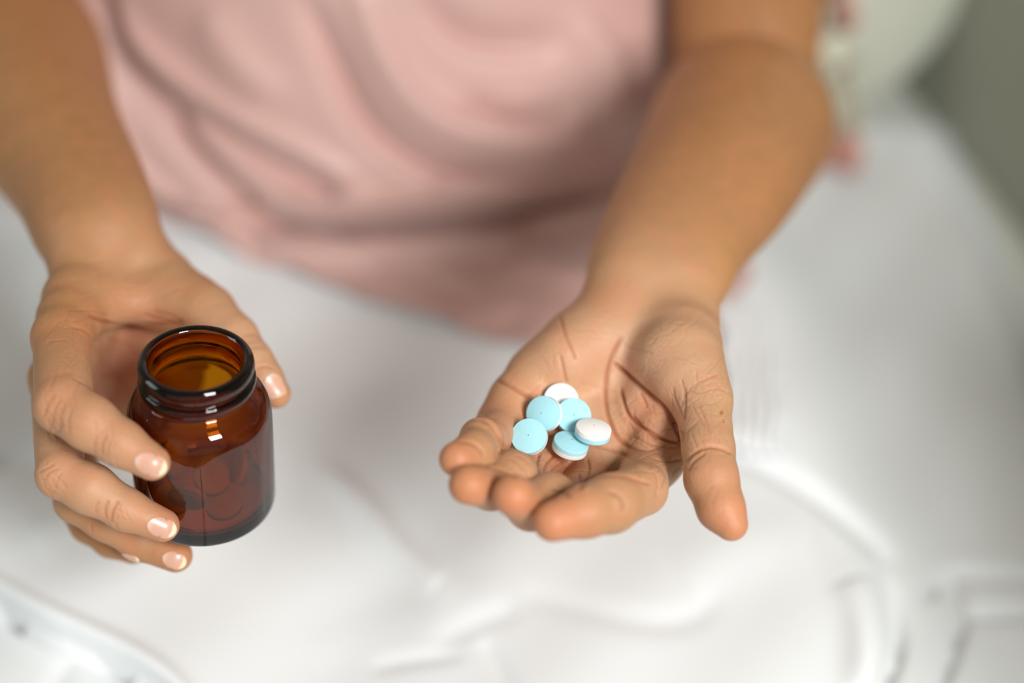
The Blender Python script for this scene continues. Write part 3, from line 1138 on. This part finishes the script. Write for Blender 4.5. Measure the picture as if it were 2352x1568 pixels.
# the skirt lies on the blanket
sk = (TT.ravel() > tw)
ix = np.clip(np.searchsorted(gx, G[:, 0]), 0, nx - 1)
iy = np.clip(np.searchsorted(gy, G[:, 1]), 0, ny - 1)
bz = Vb[:, 2].reshape(nx, ny)[ix, iy]
kk = np.clip(k2.ravel() * 1.6, 0, 1)
G[:, 2] = np.where(sk, G[:, 2] * (1 - kk) + (bz + 0.0095) * kk, G[:, 2])
PINK_FOLDS = [
    ([(232, -40), (262, 60), (300, 160), (380, 290), (470, 385), (560, 470), (640, 515)], 26, -0.013),
    ([(560, 490), (660, 524), (800, 537), (930, 530), (1080, 508), (1230, 475), (1400, 430)], 13, -0.012),
    ([(340, 190), (450, 262), (580, 350), (690, 400), (765, 450)], 26, -0.008),
    ([(250, -30), (300, 80), (420, 200), (560, 290), (700, 360), (820, 430)], 30, 0.006),
    ([(700, 0), (760, 130), (830, 270), (930, 345), (1060, 395), (1200, 402), (1320, 378)], 28, -0.009),
    ([(820, -20), (880, 150), (960, 270), (1080, 330), (1220, 345), (1350, 310)], 40, 0.007),
    ([(980, -10), (1040, 60), (1130, 95), (1270, 90)], 34, -0.006),
    ([(1080, 235), (1150, 268), (1220, 278), (1290, 255)], 26, -0.0055),
    ([(200, -20), (230, 130), (280, 290), (330, 400), (430, 480), (560, 545)], 20, 0.010),
    ([(560, 575), (620, 592), (660, 612)], 13, -0.006),
    ([(840, 640), (940, 640), (1030, 660), (1070, 690)], 18, -0.006),
    ([(1230, 552), (1310, 535), (1410, 505)], 13, -0.010),
    ([(1180, 600), (1270, 640), (1360, 640)], 26, 0.005),
    ([(600, 560), (800, 590), (1000, 580), (1200, 545)], 24, 0.006),
    ([(500, 480), (640, 470), (800, 480), (1000, 460), (1200, 420), (1380, 370)], 26, 0.006),
    ([(1330, 60), (1400, 180), (1400, 330)], 40, 0.005),
    ([(480, 40), (540, 150), (640, 240)], 50, 0.004),
    ([(1040, 760), (1120, 770), (1200, 720)], 24, -0.005),
]
u, v, d = to_px(G)
fold = np.zeros(len(G))
for pts, wd, amp in PINK_FOLDS:
    dd, par = poly_dist(u, v, smooth_line(pts))
    fade = np.sin(np.clip(par, 0.02, 0.98) * np.pi) ** 0.45
    fold += 2.3 * amp * fade * np.exp(-(dd / wd) ** 2)
front = np.clip((OY + 0.02 - G[:, 1]) / 0.05, 0, 1)
nrm = np.stack([np.sin(TH).ravel() * 0.7, -np.cos(TH).ravel() * 0.7, np.full(len(G), 0.7)], -1)
nrm[sk] = nrm[sk] * np.array([0.5, 0.5, 1.3])
fold = np.where(sk, np.maximum(fold, -0.0055 * kk - 0.02 * (1 - kk)), fold)
G += nrm * (fold * front)[:, None]
ix = np.clip(np.searchsorted(gx, G[:, 0]), 0, nx - 1)
iy = np.clip(np.searchsorted(gy, G[:, 1]), 0, ny - 1)
G[:, 2] = np.where(sk | (G[:, 2] < 0.60), np.maximum(G[:, 2], Vb[:, 2].reshape(nx, ny)[ix, iy] + 0.0035), G[:, 2])
Fg = grid_faces(nth, nt2, True)
garment = link_mesh('sleeveless_top', G, Fg, M_PINK)
garment['label'] = 'pale pink draped sleeveless top'
so = garment.modifiers.new('thickness', 'SOLIDIFY')
so.thickness = 0.0022
so.offset = 1
adopt(garment, person)

# ================================================================== AMBER BOTTLE
bot_top = P(449, 822, .508)
bot_base = P(474, 1146, .552)
axis = bot_top - bot_base
H = float(np.linalg.norm(axis))
axis /= H
mm = 0.001
outer = catmull([(24.0, 0.0), (25.6, 0.7), (26.4, 2.6), (26.5, 8), (26.5, 20), (26.5, 34), (26.3, 44), (25.6, 48.5), (23.6, 52.4), (20.8, 54.8), (19.0, 56.2), (18.7, 57.6),
                 (19.6, 58.4), (20.9, 59.4), (21.1, 61.2), (20.6, 62.6), (19.6, 63.2), (19.5, 64.0), (20.3, 65.0), (20.8, 66.8), (20.4, 69.2), (19.2, 70.6), (17.9, 70.7), (16.9, 69.9)], 4)
inner = catmull([(16.4, 68.6), (16.2, 66), (16.2, 60), (16.6, 56.4), (18.4, 54.0), (21.4, 51.2), (23.2, 47.5), (23.7, 43), (23.8, 34), (23.8, 18), (23.7, 9), (22.6, 5.6), (19.6, 4.2), (12.0, 4.4), (5.0, 5.0), (0.05, 5.1)], 4)
under = np.array([(0.05, 2.2), (6, 2.0), (12, 1.6), (18, 0.9), (21, 0.2), (22.6, 0.0)])
prof = np.concatenate([under, outer, inner]) * mm
prof[:, 1] *= H / (70.7 * mm)
Vq, Fq = lathe(prof, 128)
mg, nt_, b_ = new_mat('amber_glass')
b_.inputs['Base Color'].default_value = (1, 0.93, 0.85, 1)
b_.inputs['Transmission Weight'].default_value = 1.0
b_.inputs['IOR'].default_value = 1.5
b_.inputs['Roughness'].default_value = 0.015
va = nt_.nodes.new('ShaderNodeVolumeAbsorption')
va.inputs['Color'].default_value = (0.86, 0.70, 0.03, 1)
va.inputs['Density'].default_value = 1950
nt_.links.new(va.outputs[0], nt_.nodes['Material Output'].inputs['Volume'])
bottle = link_mesh('amber_bottle', Vq, Fq, mg)
q = Vector(axis).to_track_quat('Z', 'Y')
bottle.location = bot_base
bottle.rotation_mode = 'QUATERNION'
bottle.rotation_quaternion = q
tag(bottle, 'open brown amber glass bottle held by the fingers at left', 'bottle')

# ================================================================== TABLETS
PR, PB, PD = 0.00670, 0.00200, 0.00085


def tablet_mat(name, c1, c2):
    m, nt, b = new_mat(name)
    n = noise(nt, 900, 3, 0.6)
    nt.links.new(mixc(nt, n.outputs[0], c1 + (1,), c2 + (1,)), b.inputs['Base Color'])
    b.inputs['Roughness'].default_value = 0.75
    b.inputs['Subsurface Weight'].default_value = 0.12
    b.inputs['Subsurface Scale'].default_value = 0.001
    bump(nt, b, noise(nt, 1500, 3).outputs[0], 0.3, 0.0002)
    return m


M_BLUE = tablet_mat('blue_tablet', (0.36, 0.68, 0.76), (0.42, 0.74, 0.81))
M_TWHITE = tablet_mat('white_tablet', (0.86, 0.84, 0.82), (0.90, 0.88, 0.86))
half = [(0.0002, PB + PD)] + [(PR * 0.93 * s, PB + PD * (1 - s * s)) for s in (0.2, 0.4, 0.6, 0.8, 0.93, 1.0)] + [(PR * 0.965, PB - 0.00002), (PR * 0.99, PB - 0.00018), (PR, PB - 0.0005), (PR, 0.0)]
Vh, Fh = lathe(half, 72)


def rough_joint(V, seed):
    r = np.hypot(V[:, 0], V[:, 1])
    a = np.arctan2(V[:, 1], V[:, 0])
    j = (np.abs(V[:, 2]) < 1e-6) & (r > PR * 0.99)
    V = V.copy()
    V[j, 2] += 0.00010 * np.sin(a[j] * 23 + seed) + 0.00008 * np.sin(a[j] * 9 + seed * 2)
    return V


def half_mesh(name, flip, mat):
    V = rough_joint(Vh, 1.0)
    Fx = Fh.copy()
    if flip:
        V = V * np.array([1, 1, -1])
        V[:, 2] += 0
        j = (np.abs(Vh[:, 2]) < 1e-6)
        V[j, 2] = rough_joint(Vh, 1.0)[j, 2]
        Fx = Fx[:, ::-1]
    me_o = link_mesh(name, V, Fx, mat)
    return me_o


surf_pts = []
for aa in np.linspace(0, 2 * np.pi, 24, endpoint=False):
    for (rr, hh) in ((PR, PB - .0004), (PR, 0), (PR, -PB + .0004), (PR * .5, PB + PD * .7), (PR * .5, -PB - PD * .7)):
        surf_pts.append((rr * math.cos(aa), rr * math.sin(aa), hh))
surf_pts = np.array(surf_pts)


def in_tablet(L):
    r = np.hypot(L[:, 0], L[:, 1])
    hz = PB + PD * np.clip(1 - (r / PR) ** 2, 0, 1)
    return (r < PR) & (np.abs(L[:, 2]) < hz)


# (pixel of the centre, image-space normal x, y, towards lens, blue side up?, label)
TABS = [
    (1288, 921, (0.05, 0.25, 1.0), False, 'white-faced round tablet at the back, half hidden behind two blue ones'),
    (1316, 955, (0.10, 0.20, 1.0), True, 'blue round tablet in the middle, under the edge of the white-topped one'),
    (1250, 950, (-0.46, 0.12, 0.92), True, 'blue round tablet leaning left, its white rim showing on the right'),
    (1216, 1003, (-0.17, 0.30, 0.94), True, 'blue round tablet at the left, nearest the little finger'),
    (1310, 1023, (0.22, 0.85, 0.52), True, 'blue-topped tablet tilted at the front, white lower half visible'),
    (1362, 991, (0.14, 0.88, 0.46), False, 'white-topped tablet with blue underside at the right of the pile'),
]
placed = []
for k, (tu, tv, nn, blue_up, lab) in enumerate(TABS):
    n = cam_dir(*nn)
    q = Vector(n).to_track_quat('Z', 'Y')
    Rm = np.array(q.to_matrix())
    best = None
    d = march(left.f, tu, tv) or 0.53
    d += 0.002
    while d > 0.48:
        c = P(tu, tv, d)
        W = surf_pts @ Rm.T + c
        ok = (left.f(W.astype(np.float32)) > (-0.0013 if k == 3 else -0.0005)).all()
        if ok:
            for (c2, R2) in placed:
                if in_tablet((W - c2) @ R2).any() or in_tablet(((surf_pts @ R2.T + c2) - c) @ Rm).any():
                    ok = False
                    break
        if ok:
            best = c
            break
        d -= 0.00025
    if best is None:
        best = P(tu, tv, 0.525)
    placed.append((best, Rm))
    t = empty('tablet', tuple(best), lab, 'tablet', 'tablets on the open palm')
    t.rotation_mode = 'QUATERNION'
    t.rotation_quaternion = q if blue_up else q @ Vector((1, 0, 0)).rotation_difference(Vector((1, 0, 0))).__class__((0, 1, 0, 0))
    if k == 0:
        a = half_mesh('blue_layer', False, M_BLUE)
        b = half_mesh('white_layer', True, M_TWHITE)
        A_ob, B_ob = a, b
        a['label'] = 'pale blue half'
        b['label'] = 'white half'
    else:
        a, b = A_ob.copy(), B_ob.copy()
        COL.objects.link(a)
        COL.objects.link(b)
    a.parent = t
    b.parent = t


# tablets left in the bottle, leaning against the glass
Rb = np.array(bottle.rotation_quaternion.to_matrix())
IN_BOTTLE = [(-10, -9, 9.5, 0.2, 0.1, 1), (9, -10, 9.2, -0.1, 0.15, 1), (0, 9, 8.6, 0, 0, 1), (-2.5, -15.2, 17.2, 0.1, -1, 0.35), (13.5, 3, 16.0, -1, 0.2, 0.5), (3.5, -3.0, 15.5, 0.1, 0.3, 1), (-13, 4, 16.0, 0.9, 0.1, 0.7)]
fx = Rb.T @ CAMX
fy = Rb.T @ (-CAMF)
for (tx, tz, th_, n1, n2, n3) in IN_BOTTLE:
    sx = np.array([fx[0], fx[1], 0]); sx /= np.linalg.norm(sx)
    sy = np.array([fy[0], fy[1], 0]); sy /= np.linalg.norm(sy)
    loc = sx * tx * mm - sy * tz * mm * 1.0 + np.array([0, 0, th_ * mm])
    nl = sx * n1 + sy * n2 + np.array([0, 0, n3])
    t = empty('tablet', tuple(Rb @ loc + bot_base), 'tablet lying at the bottom inside the brown bottle', 'tablet', 'tablets inside the brown bottle')
    t.rotation_mode = 'QUATERNION'
    t.rotation_quaternion = Vector(Rb @ -nl).to_track_quat('Z', 'Y')
    for src in (A_ob, B_ob):
        c = src.copy()
        COL.objects.link(c)
        c.parent = t

# ================================================================== SMALL CLOTHS AT RIGHT
def strip(name, pts, width, mat, rib=0.0, nrib=0, thick=0.003, lab=None, cat='cloth', conform=0.0):
    """a band of cloth along world points, optionally ribbed"""
    C = catmull(pts, 14)
    n = len(C)
    m = 61
    V = []
    for i in range(n):
        t = C[min(i + 1, n - 1)] - C[max(i - 1, 0)]
        t /= np.linalg.norm(t)
        s = np.cross(t, np.array([0, 0, 1.0]))
        if np.linalg.norm(s) < 0.2:
            s = np.array([1.0, 0, 0])
        s /= np.linalg.norm(s)
        up = np.cross(s, t)
        for j in range(m):
            a = -1 + 2 * j / (m - 1)
            z = rib * math.cos(a * nrib * math.pi) - 0.2 * width * a * a * 0.4 + 0.002 * math.sin(i * .5 + a * 3)
            V.append(C[i] + s * a * width / 2 * (1 + 0.1 * math.sin(i * 0.35)) + up * z)
    V = np.array(V)
    if conform:
        jx_ = np.clip(np.searchsorted(gx, V[:, 0]), 0, nx - 1)
        jy_ = np.clip(np.searchsorted(gy, V[:, 1]), 0, ny - 1)
        ribs = np.tile(rib * np.cos(np.linspace(-1, 1, m) * nrib * math.pi), n)
        V[:, 2] = Vb[:, 2].reshape(nx, ny)[jx_, jy_] + conform + ribs
    o = link_mesh(name, V, grid_faces(n, m), mat)
    md = o.modifiers.new('thickness', 'SOLIDIFY')
    md.thickness = thick
    if lab:
        tag(o, lab, cat)
    return o


def PZ(u, v, z):
    return P(u, v, lap_depth(v, z))


strip('ribbed_scarf', [PZ(1700, 700, .560), PZ(1712, 780, .556), PZ(1718, 880, .552), PZ(1722, 980, .552), PZ(1715, 1060, .552)], 0.030, M_WHITE, 0.0017, 5, 0.002,
      'off-white ribbed scarf end lying on the blanket beside the open hand', 'scarf', 0.0045)
sash = empty('sash', tuple(PZ(1932, 330, .49)), 'narrow cream cloth with dusty rose ends hanging behind the elbow at right', 'cloth')


def PY(u, v, y):
    return P(u, v, y / (cp + sp * -(v - 784) / F))


sc_ = strip('cloth_band', [PY(1912, -60, .905), PY(1918, 60, .902), PY(1925, 170, .900), PZ(1930, 285, .512), PZ(1935, 345, .503)], 0.030, M_CREAM, 0.001, 1, 0.003)
adopt(sc_, sash)
se_ = strip('cloth_end', [PZ(1945, 322, .510), PZ(1938, 350, .507), PZ(1925, 385, .503)], 0.024, M_ROSE, 0.002, 1, 0.004)
se_['label'] = 'dusty rose cloth end'
adopt(se_, sash)
sf_ = strip('cloth_end', [PY(1925, -40, .897), PY(1935, 10, .897), PY(1948, 50, .897)], 0.022, M_ROSE, 0.002, 1, 0.004)
sf_['label'] = 'dusty rose cloth end'
adopt(sf_, sash)
